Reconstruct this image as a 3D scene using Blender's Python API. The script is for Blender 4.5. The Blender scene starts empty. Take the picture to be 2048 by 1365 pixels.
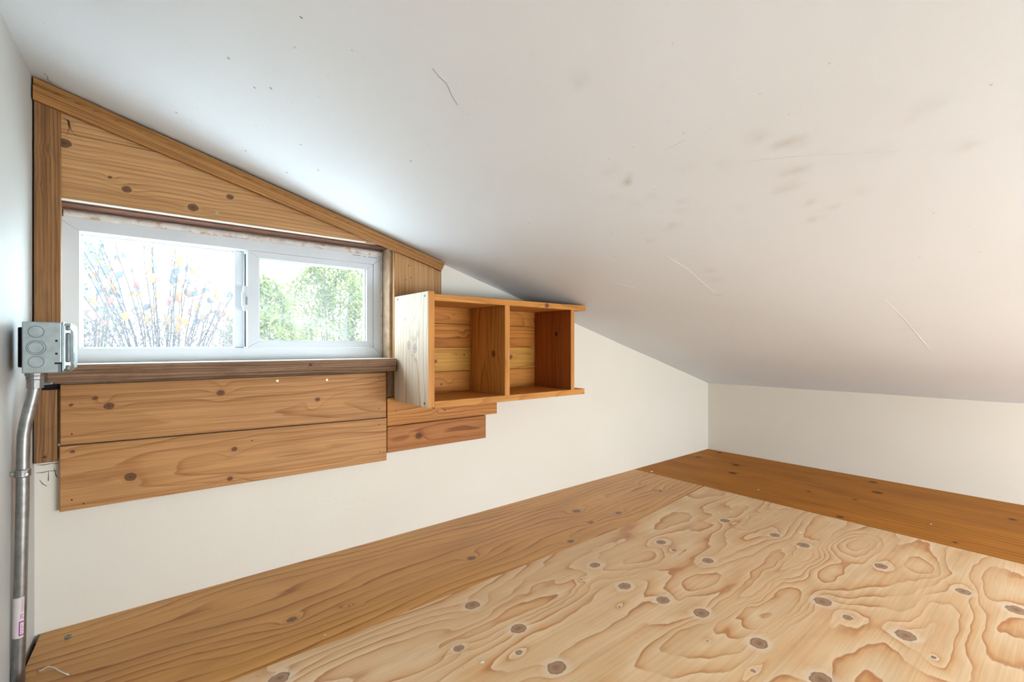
import bpy, bmesh, math, random
import numpy as np
from mathutils import Vector, Matrix

S = bpy.context.scene
COL = S.collection
EYE = 0.655                                   # lens height above the loft floor

# ------------------------------------------------------------------ camera
cam = bpy.data.cameras.new('camera'); camo = bpy.data.objects.new('camera', cam)
COL.objects.link(camo); S.camera = camo
cam.sensor_fit = 'HORIZONTAL'; cam.sensor_width = 36.0
cam.lens = 36.0 * 936.4 / 2048
cam.shift_y = (691.0 - 682.5) / 2048
cam.clip_start = 0.02
camo.location = (0, 0, EYE)
camo.rotation_euler = (math.radians(90), 0, math.radians(-39.37))

# ------------------------------------------------------------------ sky, light, exposure
SKY = 14.0
W = bpy.data.worlds.new('overcast_sky'); S.world = W; W.use_nodes = True
bg = W.node_tree.nodes['Background']
bg.inputs[0].default_value = (0.71, 0.865, 1.0, 1); bg.inputs[1].default_value = SKY
S.view_settings.view_transform = 'Standard'; S.view_settings.look = 'None'
S.view_settings.gamma = 1.0; S.view_settings.use_curve_mapping = False
S.view_settings.exposure = 0.14
S.cycles.adaptive_threshold = 0.08; S.cycles.diffuse_bounces = 3; S.cycles.caustics_reflective = False; S.cycles.caustics_refractive = False

def portal(name, loc, rot, sx, sy):           # guides sky light through an opening, emits nothing itself
    l = bpy.data.lights.new(name, 'AREA'); l.shape = 'RECTANGLE'; l.size = sx; l.size_y = sy
    l.cycles.is_portal = True
    o = bpy.data.objects.new(name, l); COL.objects.link(o); o.location = loc; o.rotation_euler = rot

# unseen area light added low behind the lens to fill ceiling and far corner
sl = bpy.data.lights.new('added_fill_light', 'AREA'); sl.shape = 'RECTANGLE'; sl.size = 1.6; sl.size_y = .8; sl.energy = 64.0
sl.color = (.71, .855, 1.0)
slo = bpy.data.objects.new('added_fill_light', sl); COL.objects.link(slo); slo.location = (1.5, -1.5, .10)
slo.rotation_euler = (math.radians(120), 0, math.radians(-6))

# ------------------------------------------------------------------ noise
def pn(x, y, seed=0):
    x = np.asarray(x, float); y = np.asarray(y, float); x, y = np.broadcast_arrays(x, y)
    rs = np.random.RandomState(seed); a = rs.rand(4096) * 2 * np.pi
    gx, gy = np.cos(a), np.sin(a)
    xi = np.floor(x).astype(int); yi = np.floor(y).astype(int); fx = x - xi; fy = y - yi
    def gr(i, j, dx, dy):
        h = ((xi + i) * 73 + (yi + j) * 1031) % 4096
        return gx[h] * dx + gy[h] * dy
    u = fx * fx * fx * (fx * (fx * 6 - 15) + 10); v = fy * fy * fy * (fy * (fy * 6 - 15) + 10)
    n0 = gr(0, 0, fx, fy) * (1 - u) + gr(1, 0, fx - 1, fy) * u
    n1 = gr(0, 1, fx, fy - 1) * (1 - u) + gr(1, 1, fx - 1, fy - 1) * u
    return (n0 * (1 - v) + n1 * v) * 1.5

# ------------------------------------------------------------------ materials
def srgb(r, g, b):
    f = lambda c: (c / 255 / 12.92) if c / 255 <= .04045 else ((c / 255 + .055) / 1.055) ** 2.4
    return (f(r), f(g), f(b), 1)

class NT:
    def __init__(s, name):
        s.m = bpy.data.materials.new(name); s.m.use_nodes = True; s.t = s.m.node_tree
        s.b = s.t.nodes['Principled BSDF']; s.out = s.t.nodes['Material Output']
    def n(s, typ, **kw):
        nd = s.t.nodes.new('ShaderNode' + typ)
        for k, v in kw.items(): setattr(nd, k, v)
        return nd
    def l(s, a, b): s.t.links.new(a, b)
    def put(s, sock, v):
        if isinstance(v, bpy.types.NodeSocket): s.l(v, sock)
        else: sock.default_value = v
    def math(s, op, a, b=0.0, c=None):
        nd = s.n('Math', operation=op); s.put(nd.inputs[0], a); s.put(nd.inputs[1], b)
        if c is not None: s.put(nd.inputs[2], c)
        return nd.outputs[0]
    def mix(s, fac, a, b, mode='MIX'):
        nd = s.n('Mix', data_type='RGBA', blend_type=mode)
        s.put(nd.inputs[0], fac); s.put(nd.inputs[6], a); s.put(nd.inputs[7], b)
        return nd.outputs[2]
    def ramp(s, fac, stops, interp='LINEAR'):
        nd = s.n('ValToRGB'); cr = nd.color_ramp; cr.interpolation = interp
        while len(cr.elements) < len(stops): cr.elements.new(0.5)
        for e, (p, c) in zip(cr.elements, stops):
            e.position = p; e.color = c if isinstance(c, tuple) else (c, c, c, 1)
        s.put(nd.inputs[0], fac); return nd.outputs[0]
    def noise(s, vec, scale, detail=2.0, rough=0.5):
        nd = s.n('TexNoise'); nd.inputs['Scale'].default_value = scale
        nd.inputs['Detail'].default_value = detail; nd.inputs['Roughness'].default_value = rough
        if vec is not None: s.l(vec, nd.inputs['Vector'])
        return nd.outputs['Fac']
    def vmul(s, vec, k):
        nd = s.n('VectorMath', operation='MULTIPLY'); s.l(vec, nd.inputs[0]); nd.inputs[1].default_value = k
        return nd.outputs[0]
    def bump(s, h, strength, dist):
        nd = s.n('Bump'); nd.inputs['Strength'].default_value = strength; nd.inputs['Distance'].default_value = dist
        s.l(h, nd.inputs['Height']); s.l(nd.outputs[0], s.b.inputs['Normal'])
    def geo(s): return s.n('NewGeometry').outputs['Position']

def wood(name, light, mid, dark, knot, halo, rough=0.6, wob=0.10, fiber=0.12, blot=0.12, hard=0.93, spec=0.3, dirt=0.0, band=1.0, spk=0.0):
    """growth rings from the mesh's own ring field ('gf'), grain coordinates ('gc') and knot distance ('kq')"""
    t = NT(name)
    at = lambda nm: t.n('Attribute', attribute_name=nm)
    gf = at('gf').outputs['Fac']; gc = at('gc').outputs['Vector']; kq = at('kq').outputs['Fac']
    n1 = t.noise(t.vmul(gc, (6, 60, 60)), 1.0, 1)
    f = t.math('ADD', gf, t.math('MULTIPLY', t.math('SUBTRACT', n1, .5), wob * 4))
    fr = t.math('FRACT', f)
    ml = tuple(light[i] * .5 + mid[i] * .5 for i in range(3)) + (1,)
    c = t.ramp(fr, [(0.0, light), (0.40, ml), (0.74, mid), (hard - .05, dark), (hard, dark), (1.0, light)])
    # latewood lines vary in strength from ring to ring
    amp = t.noise(t.vmul(gc, (2.5, 18, 18)), 1.0, 0)
    c = t.mix(t.math('MULTIPLY', t.ramp(amp, [(.25, .15), (.65, 1.0)]), band), ml, c)
    bl = t.noise(t.vmul(gc, (3, 9, 9)), 1.0, 1)
    c = t.mix(t.ramp(bl, [(.35, 0.0), (.7, 1.0)]), c, t.mix(1.0, c, (1 - blot, 1 - blot * 1.25, 1 - blot * 1.6, 1), 'MULTIPLY'))
    fb = t.noise(t.vmul(gc, (9, 420, 420)), 1.0, 1)
    c = t.mix(1.0, c, t.ramp(fb, [(.3, (1 - fiber, 1 - fiber, 1 - fiber, 1)), (.62, (1 + fiber * .4,) * 3 + (1,))]), 'MULTIPLY')
    st = t.noise(t.vmul(gc, (2.2, 130, 130)), 1.0, 1, .65)
    c = t.mix(1.0, c, t.ramp(st, [(.32, (1 - fiber * 1.3, 1 - fiber * 1.5, 1 - fiber * 1.8, 1)), (.6, (1 + fiber * .3,) * 3 + (1,))]), 'MULTIPLY')
    if spk:
        sn = t.noise(t.vmul(gc, (110, 190, 190)), 1.0, 2, .6)
        c = t.mix(t.math('MULTIPLY', t.ramp(sn, [(.715, 0.0), (.75, 1.0)]), spk), c, srgb(70, 44, 26))
    # knots
    kn = t.math('ADD', kq, t.math('MULTIPLY', t.math('SUBTRACT', t.noise(t.vmul(gc, (90, 90, 90)), 1.0, 0), .5), .32))
    kcol = t.ramp(t.math('MULTIPLY', kn, .5), [(0.0, tuple(k * .45 for k in knot[:3]) + (1,)), (.14, tuple(k * .8 for k in knot[:3]) + (1,)), (.22, knot), (.38, tuple(k * 1.25 for k in knot[:3]) + (1,)), (.46, tuple(k * .5 for k in knot[:3]) + (1,)), (.53, halo), (.8, halo)])
    kf = t.ramp(t.math('MULTIPLY', kn, .5), [(0.0, 1.0), (.46, 0.95), (.56, 0.5), (.95, 0.0)])
    c = t.mix(kf, c, kcol)
    if dirt:
        dn = t.noise(t.vmul(gc, (14, 30, 30)), 1.0, 4, .7)
        c = t.mix(t.math('MULTIPLY', t.ramp(dn, [(.5, 0.0), (.72, 1.0)]), dirt), c, srgb(60, 48, 38))
    t.put(t.b.inputs['Base Color'], c)
    t.b.inputs['Roughness'].default_value = rough; t.b.inputs['Specular IOR Level'].default_value = spec
    return t.m

def plain(name, col, rough=0.5, metal=0.0, var=0.0, vscale=20.0, bump=0.0, bscale=200.0, spec=0.5, speck=None):
    t = NT(name); p = t.geo(); c = col
    if var:
        n = t.noise(p, vscale, 4)
        c = t.mix(t.ramp(n, [(.35, 0.0), (.7, 1.0)]), col, tuple(k * (1 - var) for k in col[:3]) + (1,))
    if speck:
        sc, thr, scol = speck
        v = t.noise(p, sc, 3, .7)
        c = t.mix(t.ramp(v, [(thr, 0.0), (thr + .06, 1.0)]), c, scol)
    t.put(t.b.inputs['Base Color'], c); t.b.inputs['Roughness'].default_value = rough
    t.b.inputs['Metallic'].default_value = metal; t.b.inputs['Specular IOR Level'].default_value = spec
    if bump: t.bump(t.noise(p, bscale, 3), bump, 0.001)
    return t.m

def paint(name, col, stain=None, rough=0.55):
    """brushed wall paint: soft uneven tone, roller relief, small chips; stains from the mesh's own 'stain' field"""
    t = NT(name); p = t.geo()
    n = t.noise(p, 2.2, 2)
    c = t.mix(t.ramp(n, [(.35, 0.0), (.7, 1.0)]), col, tuple(k * f for k, f in zip(col[:3], (.975, .97, .96))) + (1,))
    sp = t.noise(t.vmul(p, (60, 60, 60)), 1.0, 2, .75)
    c = t.mix(t.math('MULTIPLY', t.ramp(sp, [(.735, 0.0), (.77, 1.0)]), .30), c, srgb(150, 130, 110))
    if stain:
        s = t.n('Attribute', attribute_name='stain').outputs['Fac']
        s = t.math('MULTIPLY', s, t.math('ADD', .55, t.math('MULTIPLY', t.noise(p, 90, 4, .7), .9)))
        c = t.mix(s, c, stain)
    t.put(t.b.inputs['Base Color'], c); t.b.inputs['Roughness'].default_value = rough
    t.b.inputs['Specular IOR Level'].default_value = .3
    t.bump(t.noise(p, 24, 3, .62), 0.30, 0.0030)
    return t.m

M = {}
M['ceil'] = paint('ceiling_paint', srgb(240, 241, 243), srgb(178, 162, 138))
M['cream'] = paint('cream_wall_paint', srgb(238, 226, 208), srgb(120, 100, 80))
M['leftw'] = paint('pale_wall_paint', srgb(204, 201, 195), srgb(150, 140, 125))
M['fir'] = wood('fir_plank', srgb(202, 148, 94), srgb(192, 134, 78), srgb(160, 100, 50), srgb(104, 66, 40), srgb(176, 118, 66), hard=.95, band=.7, fiber=.14)
M['fir_b'] = wood('fir_plank_pale', srgb(204, 156, 106), srgb(192, 140, 88), srgb(152, 98, 54), srgb(104, 70, 46), srgb(190, 140, 88), band=.75, fiber=.14)
M['amber'] = wood('amber_plank', srgb(208, 144, 76), srgb(196, 126, 58), srgb(158, 92, 36), srgb(110, 66, 34), srgb(180, 112, 52))
M['cedar'] = wood('red_plank', srgb(188, 124, 66), srgb(176, 110, 54), srgb(144, 84, 38), srgb(104, 58, 30), srgb(166, 92, 42))
M['stud'] = wood('stained_stud', srgb(166, 120, 76), srgb(152, 106, 62), srgb(118, 76, 42), srgb(70, 44, 26), srgb(140, 86, 44), fiber=.2, dirt=.25)
M['trim'] = wood('stained_trim', srgb(184, 132, 76), srgb(172, 118, 62), srgb(140, 90, 44), srgb(60, 38, 22), srgb(140, 86, 40), fiber=.2, dirt=.12)
M['sill'] = wood('weathered_sill', srgb(164, 130, 102), srgb(146, 110, 84), srgb(104, 74, 54), srgb(70, 50, 38), srgb(120, 88, 64), fiber=.25, dirt=.35, rough=.75)
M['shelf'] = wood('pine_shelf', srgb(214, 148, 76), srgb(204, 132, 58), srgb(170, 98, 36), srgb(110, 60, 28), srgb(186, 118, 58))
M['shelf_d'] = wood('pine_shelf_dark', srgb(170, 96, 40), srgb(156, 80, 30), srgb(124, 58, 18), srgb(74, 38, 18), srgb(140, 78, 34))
M['shelf_l'] = wood('pine_shelf_painted_lit', srgb(236, 218, 196), srgb(230, 206, 180), srgb(208, 176, 144), srgb(186, 160, 146), srgb(206, 180, 156))  # shelf pine paled to paint the window light on the left panel
M['sback'] = wood('pine_back_board', srgb(206, 136, 56), srgb(194, 118, 40), srgb(156, 84, 22), srgb(116, 68, 34), srgb(184, 118, 54))
M['sback2'] = wood('pine_back_board_yellow', srgb(212, 156, 70), srgb(198, 134, 50), srgb(158, 94, 28), srgb(116, 72, 38), srgb(190, 130, 64))
M['ply'] = wood('fir_plywood', srgb(246, 212, 166), srgb(228, 174, 114), srgb(200, 128, 68), srgb(160, 118, 84), srgb(244, 222, 194), rough=.5, wob=.04, fiber=.06, blot=.08, hard=.96, spec=1.0, spk=.6)
M['ply_strip'] = wood('fir_plywood_strip', srgb(226, 166, 94), srgb(212, 146, 68), srgb(166, 98, 32), srgb(120, 82, 50), srgb(196, 138, 78), rough=.36, wob=.06, fiber=.06, blot=.14, spec=.35, dirt=.06, spk=.7)
M['ply_dark'] = wood('varnished_plywood', srgb(198, 130, 40), srgb(184, 110, 26), srgb(146, 80, 14), srgb(84, 46, 18), srgb(146, 84, 32), rough=.55, wob=.08, fiber=.10, blot=.2, spec=.12)
M['vinyl'] = plain('white_vinyl', srgb(220, 221, 222), .45, var=.06, vscale=9, speck=(140, .70, srgb(150, 138, 124)))
M['caulk'] = plain('peeling_caulk', srgb(232, 222, 212), .7, var=.25, vscale=40, bump=.8, bscale=90, speck=(38, .56, srgb(204, 166, 136)))
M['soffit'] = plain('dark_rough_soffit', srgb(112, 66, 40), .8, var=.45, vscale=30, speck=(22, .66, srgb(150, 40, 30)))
M['soffit_edge_and_glare'] = plain('painted_edge', srgb(235, 225, 214), .6, var=.05)  # white edge paint, also used for the painted glare on the sill
M['jamb'] = plain('raw_jamb', srgb(196, 160, 128), .8, var=.35, vscale=35, bump=.6, bscale=120)
M['black'] = plain('dark_gap', srgb(26, 20, 17), .9)
M['brownhole'] = plain('dark_nail', srgb(58, 38, 26), .7)
M['galv'] = plain('galvanised_steel', srgb(176, 188, 190), .38, metal=.85, var=.22, vscale=60, bump=.1, bscale=150)
M['galv_d'] = plain('galvanised_edge', srgb(116, 126, 128), .45, metal=.8, var=.2, vscale=60)
M['emt'] = plain('conduit_steel', srgb(158, 156, 152), .4, metal=.9, var=.3, vscale=70)
M['brass'] = plain('screw_zinc', srgb(178, 168, 132), .35, metal=.9)
M['sticker'] = plain('sticker_paper', srgb(226, 212, 206), .6, var=.06, vscale=90)
M['magenta'] = plain('magenta_ink', srgb(176, 38, 140), .6)
M['thread'] = plain('white_thread', srgb(236, 228, 214), .8)
M['pebble'] = plain('grey_crumb', srgb(120, 134, 126), .8, var=.3, vscale=200)
M['flake'] = plain('white_flake', srgb(240, 234, 226), .7)
M['web'] = plain('dusty_web', srgb(66, 44, 28), .9)
M['dark_paint'] = plain('exterior_siding', srgb(150, 146, 140), .8)
M['bounce_ground'] = plain('whitened_ground', srgb(226, 228, 226), .9, var=.08, vscale=3)  # unseen ground, whitened so it bounces more daylight onto the ceiling
M['bark'] = plain('grey_bark', srgb(44, 40, 43), .9, var=.3, vscale=25)
M['bark_d'] = plain('brown_bark', srgb(62, 55, 52), .9, var=.3, vscale=25)
def leafmat(name, col):
    t = NT(name); t.b.inputs['Base Color'].default_value = col; t.b.inputs['Roughness'].default_value = .6
    tr = t.n('BsdfTranslucent'); tr.inputs[0].default_value = col
    mx = t.n('MixShader'); mx.inputs[0].default_value = .4
    t.l(t.b.outputs[0], mx.inputs[1]); t.l(tr.outputs[0], mx.inputs[2]); t.l(mx.outputs[0], t.out.inputs[0])
    return t.m
M['leaf_o'] = leafmat('orange_leaf', srgb(132, 88, 42)); M['leaf_p'] = leafmat('rusty_leaf', srgb(112, 70, 58))
M['leaf_g'] = leafmat('greying_leaf', srgb(68, 70, 72)); M['leaf_h'] = leafmat('bush_leaf', srgb(94, 104, 46))
M['leaf_t'] = leafmat('tree_leaf', srgb(96, 104, 98)); M['leaf_y'] = leafmat('yellowing_leaf', srgb(112, 110, 58))
def glass(name):
    t = NT(name); t.t.nodes.remove(t.b)
    tr = t.n('BsdfTransparent'); tr.inputs[0].default_value = (.96, .985, .98, 1)
    gl = t.n('BsdfGlossy'); gl.inputs['Roughness'].default_value = .03
    df = t.n('BsdfTranslucent'); df.inputs[0].default_value = (.95, .97, 1, 1)
    p = t.geo(); film = t.math('ADD', .007, t.math('MULTIPLY', t.noise(p, 12, 2, .6), .026))
    m1 = t.n('MixShader'); t.l(film, m1.inputs[0]); t.l(tr.outputs[0], m1.inputs[1]); t.l(df.outputs[0], m1.inputs[2])
    m2 = t.n('MixShader'); m2.inputs[0].default_value = .04; t.l(m1.outputs[0], m2.inputs[1]); t.l(gl.outputs[0], m2.inputs[2])
    t.l(m2.outputs[0], t.out.inputs[0]); return t.m
M['glass'] = glass('dusty_glass')

# ------------------------------------------------------------------ object helpers
def wloc(o):
    v = Vector((0, 0, 0))
    while o is not None: v = v + Vector(o.location); o = o.parent
    return v
def mesh_obj(name, verts, faces, mat, parent=None, loc=None, smooth=False):
    """verts in room coordinates; loc sets the object's own origin"""
    me = bpy.data.meshes.new(name)
    org = Vector(loc) if loc is not None else (wloc(parent) if parent else Vector((0, 0, 0)))
    me.from_pydata([tuple(Vector(v) - org) for v in verts], [], faces); me.update()
    if mat: me.materials.append(mat)
    if smooth: me.polygons.foreach_set('use_smooth', [True] * len(me.polygons))
    o = bpy.data.objects.new(name, me); COL.objects.link(o); o.parent = parent
    o.location = org - (wloc(parent) if parent else Vector((0, 0, 0)))
    return o
def empty(name, loc):
    o = bpy.data.objects.new(name, None); COL.objects.link(o); o.location = loc; o.empty_display_size = .05; return o
def tag(o, label=None, cat=None, group=None, kind=None):
    if label: o['label'] = label
    if cat: o['category'] = cat
    if group: o['group'] = group
    if kind: o['kind'] = kind
    return o
BF = [(0, 3, 2, 1), (4, 5, 6, 7), (0, 1, 5, 4), (1, 2, 6, 5), (2, 3, 7, 6), (3, 0, 4, 7)]
def box(lo, hi):
    x0, y0, z0 = lo; x1, y1, z1 = hi
    return [(x0, y0, z0), (x1, y0, z0), (x1, y1, z0), (x0, y1, z0), (x0, y0, z1), (x1, y0, z1), (x1, y1, z1), (x0, y1, z1)], BF
def join(*parts):
    V, F = [], []
    for v, f in parts:
        n = len(V); V += list(v); F += [tuple(i + n for i in q) for q in f]
    return V, F
def rbox(lo, hi, r=.003, seg=2):
    bm = bmesh.new(); v, f = box(lo, hi); vs = [bm.verts.new(p) for p in v]
    for q in f: bm.faces.new([vs[i] for i in q])
    bmesh.ops.bevel(bm, geom=bm.edges[:], offset=r, segments=seg, affect='EDGES', profile=.5)
    bm.verts.index_update(); V = [tuple(x.co) for x in bm.verts]; F = [tuple(x.index for x in q.verts) for q in bm.faces]; bm.free()
    return V, F
def prism(poly, axis, a, b):
    """polygon (two in-plane coordinates, ccw or cw) swept along an axis"""
    def P(p, d): return {'y': (p[0], d, p[1]), 'x': (d, p[0], p[1]), 'z': (p[0], p[1], d)}[axis]
    n = len(poly); V = [P(p, a) for p in poly] + [P(p, b) for p in poly]
    F = [tuple(range(n)), tuple(range(2 * n - 1, n - 1, -1))] + [(i, i + n, (i + 1) % n + n, (i + 1) % n) for i in range(n)]
    return V, F
def tube(pts, r, seg=12, cap=True):
    pts = [Vector(p) for p in pts]; rr = r if isinstance(r, (list, tuple)) else [r] * len(pts); V, F = [], []
    t0 = (pts[1] - pts[0]).normalized(); up = Vector((0, 0, 1)) if abs(t0.z) < .9 else Vector((1, 0, 0))
    a = t0.cross(up).normalized()
    for i, p in enumerate(pts):
        t = (pts[min(i + 1, len(pts) - 1)] - pts[max(i - 1, 0)]).normalized()
        a = (a - t * a.dot(t)).normalized(); b = t.cross(a)
        for k in range(seg):
            an = 2 * math.pi * k / seg; V.append(tuple(p + (a * math.cos(an) + b * math.sin(an)) * rr[i]))
    for i in range(len(pts) - 1):
        for k in range(seg):
            k2 = (k + 1) % seg; F.append((i * seg + k, i * seg + k2, (i + 1) * seg + k2, (i + 1) * seg + k))
    if cap: F += [tuple(range(seg - 1, -1, -1)), tuple(range((len(pts) - 1) * seg, len(pts) * seg))]
    return V, F
def fixn(o):
    bm = bmesh.new(); bm.from_mesh(o.data); bmesh.ops.recalc_face_normals(bm, faces=bm.faces[:]); bm.to_mesh(o.data); bm.free(); return o

CZ, CS = 1.2515, .2793                        # sloping ceiling: height at x=-0.16 and fall per metre
def zc(x): return CZ - CS * (x + .16)

# ------------------------------------------------------------------ boards with real grain fields
AX = {'x': 0, 'y': 1, 'z': 2}
def fields(o, P, grain, cross, depth, seed, dens, style, knots, islands=()):
    """P: Nx3 world coords -> ring field, knot distance, grain coords"""
    g = P[:, AX[grain]]; c = P[:, AX[cross]]; d = P[:, AX[depth]]
    c0 = c.mean()
    if style == 'flat':                       # flat sawn: cathedral arches
        w = .014 * pn(g * 2.2, c * 9, seed) + .004 * pn(g * 9, c * 40, seed + 1)
        dd = .05 + .06 * pn(g * .9 + seed, g * 0 + .3, seed + 2) + .5 * (d - d.min())
        rs = np.random.RandomState(seed); off = rs.uniform(-.03, .03)
        f = np.hypot(c - c0 - off + w, dd) * dens
    elif style == 'quarter':                  # quarter sawn: near parallel lines
        w = .010 * pn(g * 1.6, c * 6, seed) + .002 * pn(g * 8, c * 40, seed + 1)
        f = (c + w + .6 * (d - d.min())) * dens
    else:                                     # rotary cut veneer: wandering contour bands
        w = pn(g * 1.0 + 3.1, c * 3.4, seed) * 1.9 + pn(g * 2.6, c * 9, seed + 1) * .8 + pn(g * 7, c * 22, seed + 2) * .10 + pn(g * 22, c * 60, seed + 3) * .06
        f = w * dens + (c - c0) * (dens * 2.0 if dens > 1.2 else 30.0)
    kq = np.full(len(g), 9.0); gw = g + .05 * pn(g * 5, c * 9, seed + 5); cw = c + .018 * pn(g * 6, c * 12, seed + 6) + .006 * pn(g * 18, c * 40, seed + 7)
    for (kg, kc, kr) in knots:
        dg, dc = (g - kg), (c - kc)
        sw = np.exp(-(((gw - kg) / (kr * 5)) ** 2 + ((cw - kc) / (kr * 2.6)) ** 2))
        amp = .8 if style != 'rotary' else .75
        f = f + amp * sw + (.8 * np.exp(-((dg / (kr * 2.2)) ** 2 + (dc / (kr * 1.6)) ** 2)) if style == 'rotary' else 0)
        kq = np.minimum(kq, np.sqrt((dg / (kr * 1.2)) ** 2 + (dc / kr) ** 2))
    for (ig, ic, rg, rc, am) in islands:
        f = f + am * np.exp(-(np.abs((gw - ig) / rg) ** 2.4 + np.abs((cw - ic) / rc) ** 2.4))
    me = o.data
    a = me.attributes.new('gf', 'FLOAT', 'POINT'); a.data.foreach_set('value', (f + 40).astype(np.float32))
    a = me.attributes.new('kq', 'FLOAT', 'POINT'); a.data.foreach_set('value', np.minimum(kq, 9).astype(np.float32))
    gc = np.stack([g + seed * 1.37, c + seed * .71, d], 1).astype(np.float32)
    a = me.attributes.new('gc', 'FLOAT_VECTOR', 'POINT'); a.data.foreach_set('vector', gc.ravel())

def board(name, parent, lo, hi, grain, depth, mat, seed=1, dens=90, style='flat', knots=(), islands=(), bev=.0015, step=None,
          cuts=(), face=-1, fix=None):
    """one sawn board: front face is the low side of the depth axis (face=-1) or the high side (face=1).
    cuts: planes (point, normal); everything on the normal's side is sawn off"""
    cross = [a for a in 'xyz' if a not in (grain, depth)][0]
    ig, ic, idp = AX[grain], AX[cross], AX[depth]
    sg, sc = step or (.006, .0035)
    G = np.linspace(lo[ig], hi[ig], max(2, int((hi[ig] - lo[ig]) / sg)) + 1)
    Cc = np.linspace(lo[ic], hi[ic], max(2, int((hi[ic] - lo[ic]) / sc)) + 1)
    ng, nc = len(G), len(Cc)
    front, back = (lo[idp], hi[idp]) if face < 0 else (hi[idp], lo[idp]); inw = 1 if face < 0 else -1
    Gi = G.copy(); Gi[0] += bev; Gi[-1] -= bev; Ci = Cc.copy(); Ci[0] += bev; Ci[-1] -= bev
    def layer(g, c, d):
        gg, cc = np.meshgrid(g, c, indexing='ij'); V = np.zeros((gg.size, 3)); V[:, ig] = gg.ravel(); V[:, ic] = cc.ravel(); V[:, idp] = d
        return V
    V = [layer(Gi, Ci, front)]; F = []
    for i in range(ng - 1):
        for j in range(nc - 1):
            k = i * nc + j; F.append((k, k + nc, k + nc + 1, k + 1))
    ring = [(i, 0) for i in range(ng)] + [(ng - 1, j) for j in range(1, nc)] + [(i, nc - 1) for i in range(ng - 2, -1, -1)] + [(0, j) for j in range(nc - 2, 0, -1)]
    n = ng * nc; R0 = [i * nc + j for i, j in ring]; m = len(ring)
    def rl(d):
        A = np.zeros((m, 3))
        for q, (i, j) in enumerate(ring): A[q, ig] = G[i]; A[q, ic] = Cc[j]; A[q, idp] = d
        return A
    V.append(rl(front + inw * bev)); V.append(rl(back)); R1 = list(range(n, n + m)); R2 = list(range(n + m, n + 2 * m))
    for A, B in ((R0, R1), (R1, R2)):
        for q in range(m): F.append((A[q], A[(q + 1) % m], B[(q + 1) % m], B[q]))
    F.append(tuple(R2)); V = np.vstack(V)
    o = mesh_obj(name, V.tolist(), F, mat, parent)
    bm = bmesh.new(); bm.from_mesh(o.data); org = wloc(o)
    for co, no in cuts:
        r = bmesh.ops.bisect_plane(bm, geom=bm.verts[:] + bm.edges[:] + bm.faces[:], plane_co=Vector(co) - org, plane_no=Vector(no), clear_outer=True)
        bmesh.ops.holes_fill(bm, edges=[e for e in r['geom_cut'] if isinstance(e, bmesh.types.BMEdge)], sides=0)
    bmesh.ops.recalc_face_normals(bm, faces=bm.faces[:]); bm.to_mesh(o.data); bm.free()
    P = np.zeros(len(o.data.vertices) * 3); o.data.vertices.foreach_get('co', P); P = P.reshape(-1, 3) + np.array(org)
    fields(o, P, grain, cross, depth, seed, dens, style, knots, islands)
    if fix is not None:                        # racked out of true
        Q = P.copy(); Q = fix(Q) - np.array(org); o.data.vertices.foreach_set('co', Q.ravel().astype(np.float32)); o.data.update()
    return o

def screw(parent, p, axis, r=.0045, mat=None):
    """countersunk screw head with a recess, facing the negative side of the axis"""
    p = Vector(p); d = {'x': Vector((1, 0, 0)), 'y': Vector((0, 1, 0))}[axis]
    u = Vector((0, 0, 1)); w = d.cross(u); V, F = [], []; N = 12
    for (rad, dep) in ((r, .001), (r, -.0010), (r * .85, -.0014), (r * .4, -.0013), (r * .25, .0006)):
        for k in range(N):
            a = 2 * math.pi * k / N; V.append(tuple(p + (u * math.cos(a) + w * math.sin(a)) * rad + d * dep))
    for i in range(4):
        for k in range(N): F.append((i * N + k, i * N + (k + 1) % N, (i + 1) * N + (k + 1) % N, (i + 1) * N + k))
    F.append(tuple(range(4 * N, 5 * N)))
    return fixn(mesh_obj('screw', V, F, mat or M['brass'], parent, loc=p))
def nail(parent, p, axis='y', r=.0022, sgn=-1):
    p = Vector(p); d = {'x': Vector((1, 0, 0)), 'y': Vector((0, 1, 0)), 'z': Vector((0, 0, 1))}[axis] * sgn
    u = Vector((0, 0, 1)) if axis != 'z' else Vector((1, 0, 0)); w = d.cross(u); V = []
    for dep, k0 in ((-.0006, 1), (.0004, .9)):
        for k in range(8):
            a = math.pi * k / 4; V.append(tuple(p + (u * math.cos(a) + w * math.sin(a) * .8) * r * k0 + d * dep))
    F = [(k, (k + 1) % 8, 8 + (k + 1) % 8, 8 + k) for k in range(8)] + [tuple(range(8, 16))]
    return fixn(mesh_obj('nail', V, F, M['brownhole'], parent, loc=p))

# ================================================================== THE SHELL
YB, YF = 1.50, -1.75                           # window wall, wall behind the lens
def xl(y): return -.163 - .056 * (YB - y)      # left wall runs a little out of square
XR = 2.831
# floor
floor = mesh_obj('floor', *box((-.75, YF - .1, -.16), (XR + .1, YB + .1, -.019)), M['black'])
tag(floor, 'loft floor laid with three pieces of fir plywood', 'floor', kind='structure')
K_main = [(.671, .975, .017), (.23, 1.001, .017), (.698, .827, .017), (.553, .855, .011), (.644, .762, .008), (.673, .678, .018), (1.075, .921, .015), (1.37, .889, .016),
          (1.349, .828, .009), (1.044, .79, .016), (1.063, .684, .016), (1.363, .722, .016), (1.723, .847, .017), (1.725, .673, .016), (1.711, .58, .018), (1.084, .591, .018),
          (1.372, .421, .019), (1.338, .358, .011), (1.072, .451, .018), (.973, .42, .006), (1.049, .325, .02), (1.726, .379, .017), (1.717, .201, .016), (1.698, .104, .02),
          (1.356, .253, .019), (1.306, .198, .006), (.994, .527, .005), (.979, .889, .005), (.951, .734, .005), (.35, .55, .017), (.6, .35, .016), (.9, .1, .018), (1.5, -.2, .018), (.7, -.5, .016), (1.3, -.9, .017)]
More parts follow.
